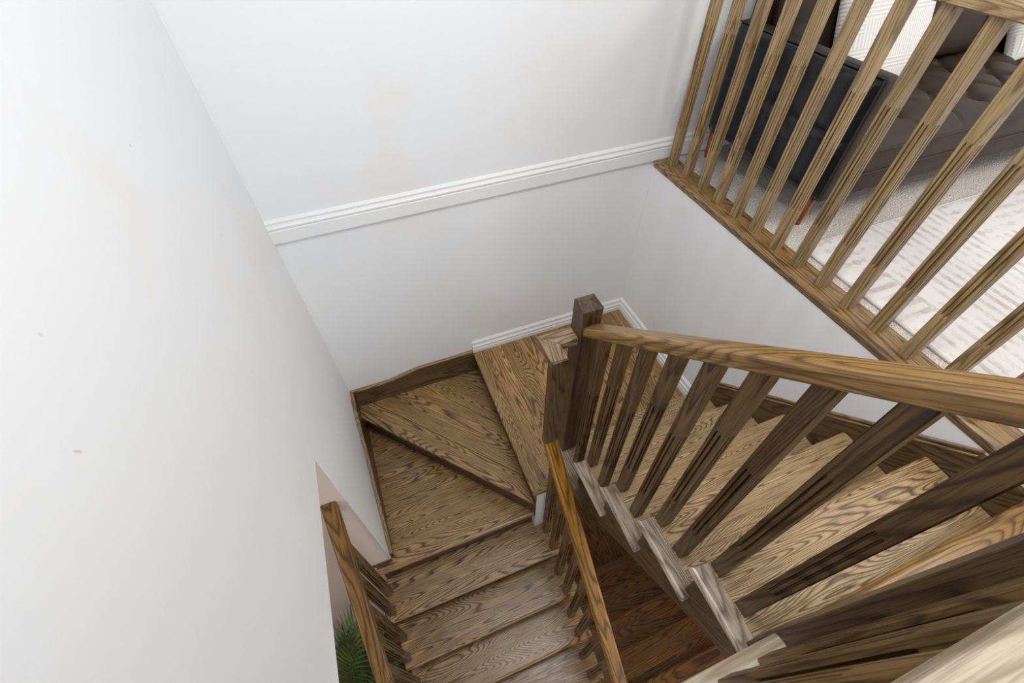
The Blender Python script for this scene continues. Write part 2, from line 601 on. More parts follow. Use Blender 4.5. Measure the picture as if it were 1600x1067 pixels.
def nosing_y(name, x0, x1, y0, y1, z, m, parent, mitre=0.0):
    """nosing board running along y, rounded at x0, its -y end cut at 45 degrees"""
    n = TH / 2
    prof = [(x1, 0.0), (x0 + n, 0.0)] + [(x0 + n - n * math.sin(math.pi * i / 6), -n + n * math.cos(math.pi * i / 6)) for i in range(1, 7)] + [(x1, -TH)]
    c = Vector(((x0 + x1) / 2, (y0 + y1) / 2, z))
    bm = bmesh.new()
    A = [bm.verts.new(Vector((x, y0 + (mitre * (x - x0) / (x1 - x0)), z + w)) - c) for x, w in prof]
    B = [bm.verts.new(Vector((x, y1, z + w)) - c) for x, w in prof]
    k = len(prof)
    for i in range(k):
        j = (i + 1) % k
        bm.faces.new((A[i], A[j], B[j], B[i]))
    bm.faces.new(A)
    bm.faces.new(B[::-1])
    return finish(name, bm, m, parent, c)


nosing_y('landing_nosing', -1.136, -1.0485, -1.0714, -0.019, ZL, wood('landing', 'y'), lower, 0.0625)
bm = bmesh.new()
n = TH / 2
y0, y1 = -1.0714, -1.0088
prof = [(y1, 0.0), (y0 + n, 0.0)] + [(y0 + n - n * math.sin(math.pi * i / 6), -n + n * math.cos(math.pi * i / 6)) for i in range(1, 7)] + [(y1, -TH)]
c = Vector((-1.04, -1.04, ZL))
A = [bm.verts.new(Vector((-1.136 + 0.0005 + 0.0875 * (yy - y0) / (y1 - y0), yy, ZL + w)) - c) for yy, w in prof]
B = [bm.verts.new(Vector((-0.945, yy, ZL + w)) - c) for yy, w in prof]
for i in range(len(prof)):
    j = (i + 1) % len(prof)
    bm.faces.new((A[i], A[j], B[j], B[i]))
bm.faces.new(A); bm.faces.new(B[::-1])
finish('landing_return', bm, wood('landing', 'x'), lower, c)
prism('cove', [(-1.0535, ZL - TH), (-1.066, ZL - TH), (-1.0535, ZL - TH - 0.018)], 'x', -1.122, -0.99, wood('stair_dark', 'x'), lower)
# risers under the landing nosing and winders
box('riser', (-1.112, -1.0525, -1.52), (-1.1085, -0.0, ZL - TH), wood('stair_dark', 'y'), lower)
# winder nosing line from the wall corner to the inner end
PA, PB = Vector((-1.952, -0.112)), Vector((-1.122, -1.040))
dw = (PB - PA).normalized()
nw = Vector((-dw.y, dw.x))            # towards +x +y: up the turn
if nw.x < 0:
    nw = -nw


def winder_board(name, s0, s1, z, clip, m, parent):
    """strip of the upper winder between offsets s0..s1 from the nosing line, clipped to the polygon's rectangle"""
    import itertools
    x0, x1, y0, y1 = clip
    poly = [PA + nw * s0 - dw * 1.0, PB + nw * s0 + dw * 1.0, PB + nw * s1 + dw * 1.0, PA + nw * s1 - dw * 1.0]

    def cut(poly, f):
        out = []
        for i in range(len(poly)):
            a, b = poly[i], poly[(i + 1) % len(poly)]
            fa, fb = f(a), f(b)
            if fa >= 0:
                out.append(a)
            if fa * fb < 0:
                out.append(a + (b - a) * (fa / (fa - fb)))
        return out
    for f in (lambda p: p.x - x0, lambda p: x1 - p.x, lambda p: p.y - y0, lambda p: y1 - p.y):
        poly = cut(poly, f)
        if len(poly) < 3:
            return None
    cx = sum(p.x for p in poly) / len(poly)
    cyy = sum(p.y for p in poly) / len(poly)
    ang = math.atan2(dw.y, dw.x)
    bm = bmesh.new()
    loc = [Matrix.Rotation(-ang, 2) @ (p - Vector((cx, cyy))) for p in poly]
    A = [bm.verts.new((p.x, p.y, 0)) for p in loc]
    B = [bm.verts.new((p.x, p.y, -TH)) for p in loc]
    bm.faces.new(A)
    bm.faces.new(B[::-1])
    for i in range(len(A)):
        j = (i + 1) % len(A)
        bm.faces.new((A[i], A[j], B[j], B[i]))
    bmesh.ops.recalc_face_normals(bm, faces=bm.faces)
    bmesh.ops.bevel(bm, geom=list(bm.edges), offset=0.0015 if s0 > 0.001 else 0.006, segments=2, affect='EDGES', profile=0.5, clamp_overlap=True)
    o = finish(name, bm, m, parent, (cx, cyy, z), rot=(0, 0, ang))
    return o


clip2 = (-1.953, -1.1125, -1.0515, -0.0205)
offs = [0.0, 0.125, 0.255, 0.38, 0.52, 0.75]
for a, b in zip(offs, offs[1:]):
    winder_board('winder_board', a, b - 0.0006, ZL - R, clip2, wood('winder', 'x'), lower)
# diagonal riser under it
ra, rb = PA + nw * 0.030, PB + nw * 0.030
ra = ra - dw * 0.015
quad = [ra, rb, rb + nw * 0.018, ra + nw * 0.018]
prism('riser', [(min(p.x, -1.1125), p.y) for p in quad], 'z', ZL - 2 * R, ZL - R - TH, wood('stair_dark', 'x'), lower)
# lowest winder: boards along x
YW = -1.0405
ys = [YW, -0.90, -0.765, -0.63, -0.49, -0.35, -0.21, -0.09, -0.022]


def wx(y):     # x of the upper winder riser at this y
    t = (y - (PA.y + nw.y * 0.03)) / (PB.y - PA.y)
    return PA.x + nw.x * 0.03 + (PB.x - PA.x) * t


for i, (a, b) in enumerate(zip(ys, ys[1:])):
    z = ZL - 2 * R
    if i == 0:
        # nosing board
        o = tread_body('winder_board', -2.055, -1.1125, a, b, z, wood('winder', 'x'), lower)
        continue
    xl = -1.9494
    prism('winder_board', [(xl, a + 0.0006), (min(-1.1125, wx(a) + 0.06), a + 0.0006), (min(-1.1125, max(xl + 0.01, wx(b) + 0.06)), b), (xl, b)], 'z', z - TH, z, wood('winder', 'x'), lower, 0.001)
# straight treads
YN = lambda j: YW - RUN * j
ZN = lambda j: ZL - 2 * R - R * j
for j in range(1, 7):
    f, z = YN(j), ZN(j)
    t = tread_body('tread', -2.06, -0.973, f, f + RUN + 0.032, z, wood('lower', 'x'), lower)
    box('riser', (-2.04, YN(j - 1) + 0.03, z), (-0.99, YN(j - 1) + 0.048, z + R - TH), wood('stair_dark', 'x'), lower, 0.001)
    # cove under the nosing
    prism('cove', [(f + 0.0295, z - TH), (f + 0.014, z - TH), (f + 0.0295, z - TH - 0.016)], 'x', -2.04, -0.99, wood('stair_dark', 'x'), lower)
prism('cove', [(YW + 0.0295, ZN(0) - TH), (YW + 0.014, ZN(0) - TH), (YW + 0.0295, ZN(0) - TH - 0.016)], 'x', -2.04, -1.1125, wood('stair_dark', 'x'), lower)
for xa, xb in ((-2.04, -2.02), (-1.0, -0.98)):
    pts = [(-0.983, ZN(0) - TH - 0.0005), (YN(0) + 0.029, ZN(0) - TH - 0.0005)] if xa < -2 else []
    for j in range(1, 7):
        pts.append((YN(j - 1) + 0.029, ZN(j) - TH - 0.0005))
        pts.append((YN(j) + 0.029, ZN(j) - TH - 0.0005))
    pts.append((YN(6) + 0.029, -2.85))
    pts.append((YN(5) + 0.029, -2.85))
    pts.append((-0.983 if xa < -2 else YN(0) + 0.029, ZN(1) - 0.36))
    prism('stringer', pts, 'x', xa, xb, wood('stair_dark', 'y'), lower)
# skirt boards round the winders, with an eased cap
sb = [(-1.966, -1.53), (-1.115, -1.345), (-1.115, -1.134), (-1.50, -1.134), (-1.70, -1.178), (-1.966, -1.178)]
top_back = [(-1.966, -1.166), (-1.715, -1.166), (-1.515, -1.122), (-1.138, -1.122)]
prism('skirt_board', [(-1.966, -1.53), (-1.114, -1.345), (-1.114, -1.167)] + [(x, z - 0.012) for x, z in reversed(top_back)][0:] , 'y', -0.0195, -0.0005, wood('skirt', 'x'), lower)
prism('skirt_cap', [(x, z - 0.012) for x, z in top_back] + [(x, z) for x, z in reversed(top_back)], 'y', -0.0225, -0.0005, wood('skirt_cap', 'x'), lower, 0.002)
top_left = [(-0.0235, -1.166), (-0.150, -1.168), (-0.393, -1.272), (-0.962, -1.482)]
prism('skirt_board', [(-0.0235, -1.53), (-0.0235, -1.178)] + [(y, z - 0.012) for y, z in top_left[1:]] + [(-0.962, -1.522)], 'x', WX + 0.0005, WX + 0.0185, wood('skirt', 'y'), lower)
prism('skirt_cap', [(y, z - 0.012) for y, z in top_left] + [(y, z) for y, z in reversed(top_left)], 'x', WX + 0.0005, WX + 0.0225, wood('skirt_cap', 'y'), lower, 0.002)
box('skirt_shoe', (WX - 0.115, -0.994, -1.52), (WX + 0.006, -0.981, -1.508), wood('stair_dark', 'x'), lower, 0.003)

# stair going down to the basement under the upper flight
base = thing('basement_staircase', 'dim amber oak steps of the stair passing below the upper flight', 'staircase', (-0.5, -1.5, -3.4))
for i in range(6):
    f, z = -1.15 - RUN * i, -3.23 + R * i
    tread_body('tread', -0.976, -0.02, f, f - RUN - 0.03, z, wood('plank', 'x'), base)
    box('riser', (-0.976, f - 0.048, z - R), (-0.02, f - 0.03, z - TH), wood('plank', 'x'), base, 0.001)
for i in range(5):
    box('landing_board', (-0.976 + 0.19 * i, -1.18, -3.447), (-0.976 + 0.19 * i + 0.189, -0.02, -3.42), wood('plank', 'y'), base, 0.001)


def along_slope(o, ang):
    # turn the local axes of a raking board so that its grain follows the slope
    o.data.transform(Matrix.Rotation(-ang, 4, 'X'))
    o.rotation_euler = (ang, 0, 0)


RAKE = math.atan(SL)
for par, ang in ((upper, -RAKE), (lower, RAKE)):
    for o in par.children:
        nm = o.name.split('.')[0]
        if nm == 'stringer' or (par is upper and nm.startswith('skirt')):
            along_slope(o, ang)


# ------------------------------------------------------------------ balusters
BAL = {}


def baluster_mesh(length, groove=True, tone='baluster', top_slope=0.0):
    key = (round(length, 3), groove, tone, round(top_slope, 3))
    if key in BAL:
        return BAL[key]
    h = BW / 2
    ch = 0.003
    gw, gd, gc = 0.0030, 0.0085, 0.0068     # half width, depth, offset of each groove from the middle

    def ring(z, depth):
        pts = []
        side = [(-h + ch, 0)]
        for s in (-gc, gc):
            side += [(s - gw, 0), (s - gw * 0.55, depth), (s + gw * 0.55, depth), (s + gw, 0)]
        side += [(h - ch, 0)]
        for k in range(4):
            a = k * math.pi / 2
            ca, sa = math.cos(a), math.sin(a)
            for u, d in side:
                x, y = u, -h + d
                xx, yy = x * ca - y * sa, x * sa + y * ca
                pts.append((xx, yy, z + (top_slope * yy if z > length - 1e-6 else 0)))
        return pts
    g0, g1 = 0.19, 0.632
    zs_ = [(0, 0), (g0, 0), (g0 + 0.012, gd), (g1 - 0.012, gd), (g1, 0), (length, 0)] if groove else [(0, 0), (length, 0)]
    bm = bmesh.new()
    rings = [[bm.verts.new(p) for p in ring(z, d)] for z, d in zs_]
    n = len(rings[0])
    for a, b in zip(rings, rings[1:]):
        for i in range(n):
            j = (i + 1) % n
            bm.faces.new((a[i], a[j], b[j], b[i]))
    bm.faces.new(rings[0][::-1])
    bm.faces.new(rings[-1])
    bmesh.ops.recalc_face_normals(bm, faces=bm.faces)
    me = bpy.data.meshes.new('baluster')
    bm.to_mesh(me)
    bm.free()
    me.materials.append(wood(tone, 'z'))
    BAL[key] = me
    return me


def baluster(parent, x, y, z, length, slope=0.0, tone='baluster_shaded'):
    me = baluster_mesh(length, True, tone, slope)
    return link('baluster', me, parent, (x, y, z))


def rail_profile(w, h):
    c, r = 0.004, 0.011
    arc = [(math.cos(a), math.sin(a)) for a in [math.pi / 2 * k / 4 for k in range(5)]]
    right = [(w / 2 - r + r * p, h - r + r * q) for p, q in arc]
    left = [(-w / 2 + r - r * q, h - r + r * p) for p, q in arc]
    return [(-w / 2 + c, 0), (w / 2 - c, 0), (w / 2, c)] + right + left + [(-w / 2, c)]


RW, RH = 0.065, 0.039


def rail(name, p, q, m, parent, w=RW, h=RH, plumb=True):
    """handrail; p, q are the middle of its underside at each end; ends cut plumb"""
    p, q = Vector(p), Vector(q)
    d = (q - p).normalized()
    side = d.cross(Vector((0, 0, 1))).normalized()
    up = side.cross(d).normalized()
    c = (p + q) / 2
    rot = Matrix((d, -side, up)).transposed()
    inv = rot.inverted()
    bm = bmesh.new()
    rows = []
    for e in (p, q):
        row = []
        for u, v in rail_profile(w, h):
            pt = e + side * u + up * v
            if plumb and abs(d.z) < 0.95:
                hd = Vector((d.x, d.y, 0))
                t = -((pt - e).dot(hd)) / d.dot(hd)
                pt = pt + d * t
            row.append(bm.verts.new(inv @ (pt - c)))
        rows.append(row)
    k = len(rows[0])
    for i in range(k):
        j = (i + 1) % k
        bm.faces.new((rows[0][i], rows[0][j], rows[1][j], rows[1][i]))
    bm.faces.new(rows[0][::-1])
    bm.faces.new(rows[1])
    return finish(name, bm, m, parent, c, rot=rot.to_euler())


def newel(name, x0, x1, y0, y1, z0, z1, parent, m, cap=0.022):
    o = box(name, (x0, y0, z0), (x1, y1, z1), m, parent, 0.0025)
    bm = bmesh.new()
    s = (x1 - x0) / 2
    base = [bm.verts.new((a * s, b * s, 0)) for a, b in ((-1, -1), (1, -1), (1, 1), (-1, 1))]
    lip = [bm.verts.new((a * s, b * s, 0.004)) for a, b in ((-1, -1), (1, -1), (1, 1), (-1, 1))]
    t = bm.verts.new((0, 0, cap))
    for i in range(4):
        j = (i + 1) % 4
        bm.faces.new((base[i], base[j], lip[j], lip[i]))
        bm.faces.new((lip[i], lip[j], t))
    bm.faces.new(base[::-1])
    finish('cap', bm, m, o, ((x0 + x1) / 2, (y0 + y1) / 2, z1))
    return o


# ---- upper flight railing
ur = thing('upper_flight_railing', 'stair railing with newel post and pyramid cap on the open side of the upper flight', 'railing', (-0.9, -0.938, ZT(0)))
newel('newel_post', -0.939, -0.860, -0.9775, -0.8985, ZT(0), 0.089, ur, wood('newel', 'z'))
XB = -0.8845
ub = lambda y: -0.033 + 0.892 * (-0.979 - y)      # underside of the handrail
rail('handrail', (-0.8995, -0.9780, ub(-0.9780)), (-0.8995, -1.9715, ub(-1.9715)), wood('rail', 'x'), ur)
for i in range(9):
    yc = -1.0735 - 0.1065 * i + BW / 2
    k = max(kk for kk in range(5) if yc < YT(kk) - 0.005)
    z = ZT(k)
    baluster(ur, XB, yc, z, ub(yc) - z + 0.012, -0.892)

# ---- lower flight right railing with the gooseneck
lr = thing('lower_flight_railing', 'amber stair railing with gooseneck beside the open well, inner side of the lower flight', 'railing', (-1.05, -1.25, ZN(1)))
XL = -1.048
GZ = -0.05
lt = lambda y: -0.687 + 0.892 * (y + 1.087)        # top of the handrail
vert = RH / math.cos(math.atan(0.892))
rail('handrail', (XL, -1.046, lt(-1.046) - vert), (XL, -2.75, lt(-2.75) - vert), wood('amber', 'x'), lr)
gn = thing('gooseneck', '', '', (XL, -1.0, -0.4))
for kx in ('label', 'category'):
    del gn[kx]
gn.parent = lr
gn.location = Vector((XL, -1.0, -0.4)) - WLOC[lr.name]
# horizontal leg to the newel and leg towards the drop, mitred
xa, xb = XL - RW / 2, XL + RW / 2
ya, yb = -0.9025, -0.9675
prism('cap_leg', [(xa, ya), (-0.9395, ya), (-0.9395, yb), (xb, yb)], 'z', GZ - RH, GZ, wood('cap', 'x'), gn, 0.001)
prism('cap_leg', [(xa, ya - 0.0005), (xb - 0.0003, yb - 0.0005), (xb - 0.0003, -1.0366), (xa, -1.0366)], 'z', GZ - RH, GZ, wood('cap', 'y'), gn, 0.001)
zf = lt(-1.043) - vert
prism('drop', [(-1.037, GZ - 0.001), (-1.0435, GZ - 0.004), (-1.0435, lt(-1.0435) - 0.004), (-1.0055, lt(-1.0055) - 0.012), (-1.0055, GZ - RH - 0.0005), (-1.037, GZ - RH - 0.0005)], 'x', xa, xb, wood('drop', 'z'), gn, 0.0012)
prism('easing', [(-1.0055, lt(-1.0055) - 0.013), (-1.0432, lt(-1.0432) - 0.005), (-1.0455, lt(-1.0455)), (-1.0455, lt(-1.0455) - vert), (-1.0055, lt(-1.0055) - vert - 0.005)], 'x', xa, xb, wood('amber', 'y'), gn, 0.002)
for i in range(13):
    yc = -1.12 - 0.107 * i + BW / 2
    j = max(jj for jj in range(7) if yc < YN(jj - 1) + 0.03)
    z = ZN(j)
    if yc < YN(6) - 0.01:
        break
    zb = lt(yc) - vert
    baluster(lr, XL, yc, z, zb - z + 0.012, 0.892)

# ---- left railing of the lower flight
ll = thing('open_side_railing', 'brown railing that starts at the wall end, beside the green palm', 'railing', (-2.04, -1.25, ZN(1)))
XLL = -2.0345
l2 = lambda y: -0.605 + 0.892 * (y + 0.98)
rail('handrail', (XLL, -0.9815, l2(-0.9815) - vert), (XLL, -2.75, l2(-2.75) - vert), wood('umber', 'x'), ll)
for i in range(13):
    yc = -1.112 - 0.107 * i + BW / 2
    j = max(jj for jj in range(7) if yc < YN(jj - 1) + 0.03)
    z = ZN(j)
    if yc < YN(6) - 0.01:
        break
    zb = l2(yc) - vert
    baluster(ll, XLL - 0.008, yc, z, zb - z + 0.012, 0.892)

# ---- guard along the living room
gr = thing('living_room_guard', 'oak guard railing standing on a moulded shoe at the edge of the carpeted living room', 'railing', (0.05, -1.0, 0))
shoe_prof = [(0.112, -0.03), (0.112, 0.0), (0.006, 0.0)] + [(-0.001 - 0.012 * math.sin(math.pi * i / 6) + 0.007 * (1 - i / 6) * 0, -0.011 + 0.011 * math.cos(math.pi * i / 6)) for i in range(0, 7)] + \
            [(-0.004, -0.023), (-0.006, -0.027), (-0.0045, -0.033), (-0.001, -0.04), (0.0, -0.0445), (0.004, -0.0445), (0.004, -0.03)]
prism('shoe_rail', [(u, w) for u, w in shoe_prof], 'y', -2.094, -0.0175, wood('shoe', 'y'), gr)
rail('handrail', (0.0545, -0.004, 0.890), (0.0545, -1.99, 0.890), wood('baluster', 'x'), gr)
for i in range(15):
    yc = -0.1031 - 0.1276 * i + BW / 2
    baluster(gr, 0.0545, yc, 0.0, 0.892, 0.0, 'baluster')
newel('newel_post', 0.0145, 0.0945, -2.07, -1.991, 0.0, 1.02, gr, wood('baluster', 'z'))

# ---- guard at the edge of the hall, nearest the camera
hg = thing('hall_guard', 'closest guard railing with a handrail painted with its pale sheen along the edge of the hall floor', 'railing', (-1.4, -2.02, 0))
newel('newel_post', -0.939, -0.860, -2.051, -1.972, ZT(4), 1.03, hg, wood('newel', 'z'))
n = 0.0135
pf = [(YE - 0.12, -TH), (YE - 0.12, 0.0), (YE - 0.03, 0.0)] + [(YE - 0.03 + 0.03 * math.sin(math.pi / 2 * i / 4), -0.018 + 0.018 * math.cos(math.pi / 2 * i / 4)) for i in range(1, 5)] + [(YE, -TH)]
prism('shoe_rail', pf, 'x', WX + 0.002, -0.9395, wood('sheen_rail', 'x'), hg)
rail('handrail', (WX + 0.002, -2.0145, 0.847), (-0.9395, -2.0145, 0.847), wood('sheen_rail', 'x'), hg)
for i in range(9):
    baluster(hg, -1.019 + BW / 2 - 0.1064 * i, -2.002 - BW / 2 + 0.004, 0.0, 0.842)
# face of the floor edge over the lower flight
box('wall_edge', (WX + 0.001, YE - 0.14, -0.26), (-0.941, YE - 0.03, -TH - 0.001), WALL); structure(bpy.data.objects['wall_edge'])


# ------------------------------------------------------------------ sofa
def leather(name, col, rough=0.34, scale=420):
    m, nt, b = new_mat(name)
    L = nt.links.new
    tc = N(nt, 'ShaderNodeTexCoord')
    v = N(nt, 'ShaderNodeTexVoronoi'); v.inputs['Scale'].default_value = scale
    L(tc.outputs['Object'], v.inputs['Vector'])
    n = N(nt, 'ShaderNodeTexNoise'); n.inputs['Scale'].default_value = 5; n.inputs['Detail'].default_value = 4
    L(tc.outputs['Object'], n.inputs['Vector'])
    r = ramp(nt, [(0.3, tuple(c * 0.8 for c in col)), (0.75, tuple(min(1, c * 1.25) for c in col))])
    L(n.outputs['Fac'], r.inputs[0])
    L(r.outputs[0], b.inputs['Base Color'])
    b.inputs['Roughness'].default_value = rough
    b.inputs['Specular IOR Level'].default_value = 0.5 if rough < 0.4 else 0.28
    bp = N(nt, 'ShaderNodeBump'); bp.inputs['Strength'].default_value = 0.12; bp.inputs['Distance'].default_value = 0.001
    L(v.outputs['Distance'], bp.inputs['Height'])
    L(bp.outputs[0], b.inputs['Normal'])
    return m


BLACK = leather('black_leather', srgb(28, 32, 38), 0.24)
BROWN = leather('dark_brown_leather', srgb(56, 43, 32), 0.5)
LEGW = wood('orange_leg', 'z')

sofa = thing('sofa', 'dark tufted leather sofa with a black end panel and tapered orange legs, behind the guard', 'sofa', (1.3, -0.42, 0))
X0, X1, YF, YB = 0.24, 2.36, -0.80, -0.03


def grid_sheet(name, nu, nv, fn, m, parent, loc, closed=True, back=None):
    bm = bmesh.new()
    vs = [[bm.verts.new(Vector(fn(i / nu, j / nv)) - Vector(loc)) for j in range(nv + 1)] for i in range(nu + 1)]
    for i in range(nu):
        for j in range(nv):
            bm.faces.new((vs[i][j], vs[i + 1][j], vs[i + 1][j + 1], vs[i][j + 1]))
    if back:
        bs = [[bm.verts.new(Vector(back(i / nu, j / nv)) - Vector(loc)) for j in (0, nv)] for i in (0, nu)]
        # border skirt to four back corners
        for i in range(nu):
            bm.faces.new((vs[i][0], vs[i + 1][0], bs[1][0])) if i == nu - 1 else None
        ring = [vs[i][0] for i in range(nu + 1)] + [vs[nu][j] for j in range(1, nv + 1)] + [vs[i][nv] for i in range(nu - 1, -1, -1)] + [vs[0][j] for j in range(nv - 1, 0, -1)]
        bm.faces.ensure_lookup_table()
    return finish(name, bm, m, parent, loc, smooth=True)


def smooth_box(name, a, b, m, parent, bev=0.02, seg=3):
    o = box(name, a, b, m, parent, bev, seg)
    for p in o.data.polygons:
        p.use_smooth = True
    return o


# arms
for xa, xb in ((X0 + 0.012, X0 + 0.082), (X1 - 0.08, X1)):
    smooth_box('arm', (xa, YF, 0.135), (xb, YB - 0.01, 0.622), BROWN, sofa, 0.016)
# quilted outer panel of the near arm: crossing seams and one button
def panel(u, v):
    y = YF + 0.012 + (YB - 0.02 - YF - 0.012) * u
    z = 0.145 + (0.612 - 0.145) * v
    du = min(u, 1 - u) * 0.76
    dv = min(v, 1 - v) * 0.46
    edge = 1 - math.exp(-min(du, dv) / 0.012)
    cy, cz = (u - 0.5) * 0.76, (v - 0.52) * 0.46
    seam = 0.010 * math.exp(-(cz / 0.012) ** 2) + 0.007 * math.exp(-(cy / 0.010) ** 2)
    r = math.hypot(cy, cz)
    but = 0.016 * math.exp(-(r / 0.035) ** 2)
    fold = 0.003 * math.exp(-(r / 0.12)) * math.cos(math.atan2(cz, cy) * 8)
    d = edge * 0.022 - seam - but + fold
    return (X0 + 0.0125 - max(-0.0, d), y, z)


grid_sheet('arm_panel', 60, 44, panel, BLACK, sofa, (X0, -0.42, 0.38))
bm = bmesh.new(); bm_box(bm, (-0.004, -(0.77 - 0.03) / 2, -0.004), (0.004, (0.77 - 0.03) / 2, 0.004), 0.0035, 2)
finish('piping', bm, BLACK, sofa, (X0 + 0.011, (YF + YB) / 2, 0.616), smooth=True)
bm = bmesh.new(); bm_box(bm, (-0.004, -0.004, -0.235), (0.004, 0.004, 0.235), 0.0035, 2)
finish('piping', bm, BLACK, sofa, (X0 + 0.011, YF + 0.010, 0.378), smooth=True)
bm = bmesh.new(); lathe(bm, [(0.0001, 0.004), (0.008, 0.0025), (0.011, -0.001)], 12)
finish('button', bm, BLACK, sofa, (X0 + 0.012, -0.42, 0.388), smooth=True, rot=(0, -math.pi / 2, 0))
# frame
smooth_box('base_frame', (X0 + 0.09, YF + 0.004, 0.135), (X1 - 0.085, YB - 0.01, 0.238), BROWN, sofa, 0.012)
smooth_box('back_frame', (X0 + 0.06, -0.10, 0.24), (X1 - 0.06, YB - 0.005, 0.78), BROWN, sofa, 0.02)

# tufted seat
SX0, SX1, SY0, SY1 = X0 + 0.088, X1 - 0.084, YF - 0.012, -0.12
buttons = []
rowy = [-0.66, -0.50, -0.34, -0.19]
for r_, yy in enumerate(rowy):
    x = SX0 + (0.13 if r_ % 2 else 0.02) + 0.09
    while x < SX1 - 0.05:
        buttons.append((x, yy))
        x += 0.23


def seat(u, v):
    x = SX0 + (SX1 - SX0) * u
    y = SY0 + (SY1 - SY0) * v
    e = min(u * (SX1 - SX0), (1 - u) * (SX1 - SX0), v * (SY1 - SY0), (1 - v) * (SY1 - SY0))
    z = 0.340 + 0.055 * (1 - math.exp(-e / 0.045))
    best = sorted((math.hypot(x - bx, y - by), bx, by) for bx, by in buttons)[:3]
    r = best[0][0]
    z -= 0.040 * math.exp(-(r / 0.030) ** 1.3)
    # creases joining neighbouring buttons along the diagonals
    for (r1, ax, ay) in best[:2]:
        for (bx, by) in ((ax + 0.115, ay + 0.16), (ax - 0.115, ay + 0.16), (ax + 0.115, ay - 0.16), (ax - 0.115, ay - 0.16)):
            if not (-0.70 < by < -0.15):
                continue
            dx, dy = bx - ax, by - ay
            t = max(0, min(1, ((x - ax) * dx + (y - ay) * dy) / (dx * dx + dy * dy)))
            dd = math.hypot(x - ax - t * dx, y - ay - t * dy)
            z -= 0.009 * math.exp(-(dd / 0.013) ** 1.3)
    if y < -0.66:      # pleats running to the front edge
        for bx, by in buttons:
            if by < -0.6:
                z -= 0.006 * math.exp(-((x - bx) / 0.009) ** 2) * min(1, (e) / 0.03)
    z += 0.004 * noise.noise(Vector((x * 6, y * 6, 0)))
    return (x, y, z)


st = grid_sheet('seat_cushion', 210, 72, seat, BROWN, sofa, ((SX0 + SX1) / 2, (SY0 + SY1) / 2, 0.36))
smooth_box('seat_border', (SX0, SY0, 0.242), (SX1, SY1, 0.337), BROWN, sofa, 0.008)
for zz in (0.340, 0.243):
    bm = bmesh.new(); bm_box(bm, (-(SX1 - SX0) / 2, -0.005, -0.005), ((SX1 - SX0) / 2, 0.005, 0.005), 0.0045, 2)
    finish('piping', bm, BROWN, sofa, ((SX0 + SX1) / 2, SY0 + 0.0, zz), smooth=True)
bme = bmesh.new(); lathe(bme, [(0.009, -0.002), (0.008, 0.002), (0.0001, 0.004)], 10)
bmd = bpy.data.meshes.new('button'); bme.to_mesh(bmd); bme.free(); bmd.materials.append(BROWN)
for bx, by in buttons:
    link('button', bmd, sofa, (bx, by, seat((bx - SX0) / (SX1 - SX0), (by - SY0) / (SY1 - SY0))[2]))


# back cushions
def cushion(name, cx, cy, cz, w, h, d, tilt, m, parent, nbut=2, sharp=5.0, rotz=0.0, pinch=0.0):
    bm = bmesh.new()
    nu, nv = 36, 28
    front, back_ = [], []
    for side, store in ((1, front), (-1, back_)):
        for i in range(nu + 1):
            row = []
            for j in range(nv + 1):
                u, v = 2 * i / nu - 1, 2 * j / nv - 1
                e = (1 - abs(u) ** sharp) * (1 - abs(v) ** sharp)
                t = d / 2 * max(0, e) ** 0.42
                if side > 0 and nbut:
                    for b_ in range(nbut):
                        bu = -1 + (2 * b_ + 1) / nbut
                        rr = math.hypot((u - bu) * w / 2, (v - 0.1) * h / 2)
                        t -= 0.03 * math.exp(-(rr / 0.035) ** 1.3)
                    t -= 0.006 * math.exp(-((v - 0.1) * h / 2 / 0.012) ** 2)
                k = 1 - pinch * (abs(u) ** 2 + abs(v) ** 2 - abs(u * v) ** 2 * 2) * 0.5
                row.append((u * w / 2 * (1 - pinch * (1 - abs(v) ** 2) * 0.5), -side * t, v * h / 2 * (1 - pinch * (1 - abs(u) ** 2) * 0.5)))
            store.append(row)
    vf = [[bm.verts.new(p) for p in row] for row in front]
    vb = [[(vf[i][j] if i in (0, nu) or j in (0, nv) else bm.verts.new(back_[i][j])) for j in range(nv + 1)] for i in range(nu + 1)]
    for g, fl in ((vf, False), (vb, True)):
        for i in range(nu):
            for j in range(nv):
                q = (g[i][j], g[i + 1][j], g[i + 1][j + 1], g[i][j + 1])
                bm.faces.new(q[::-1] if fl else q)
    return finish(name, bm, m, parent, (cx, cy, cz), smooth=True, rot=(tilt, 0, rotz))


for i in range(3):
    w = (SX1 - SX0) / 3
    cushion('back_cushion', SX0 + w * (i + 0.5), -0.185, 0.600, w - 0.006, 0.45, 0.17, -0.20, BROWN, sofa, 2, 7)
# legs
for lx in (X0 + 0.035, X1 - 0.05):
    for ly in (YF + 0.055, YB - 0.05):
        bm = bmesh.new(); lathe(bm, [(0.0125, -0.006), (0.0145, 0.01), (0.024, 0.1405)], 14)
        finish('leg', bm, LEGW, sofa, (lx, ly, 0.0), smooth=True)


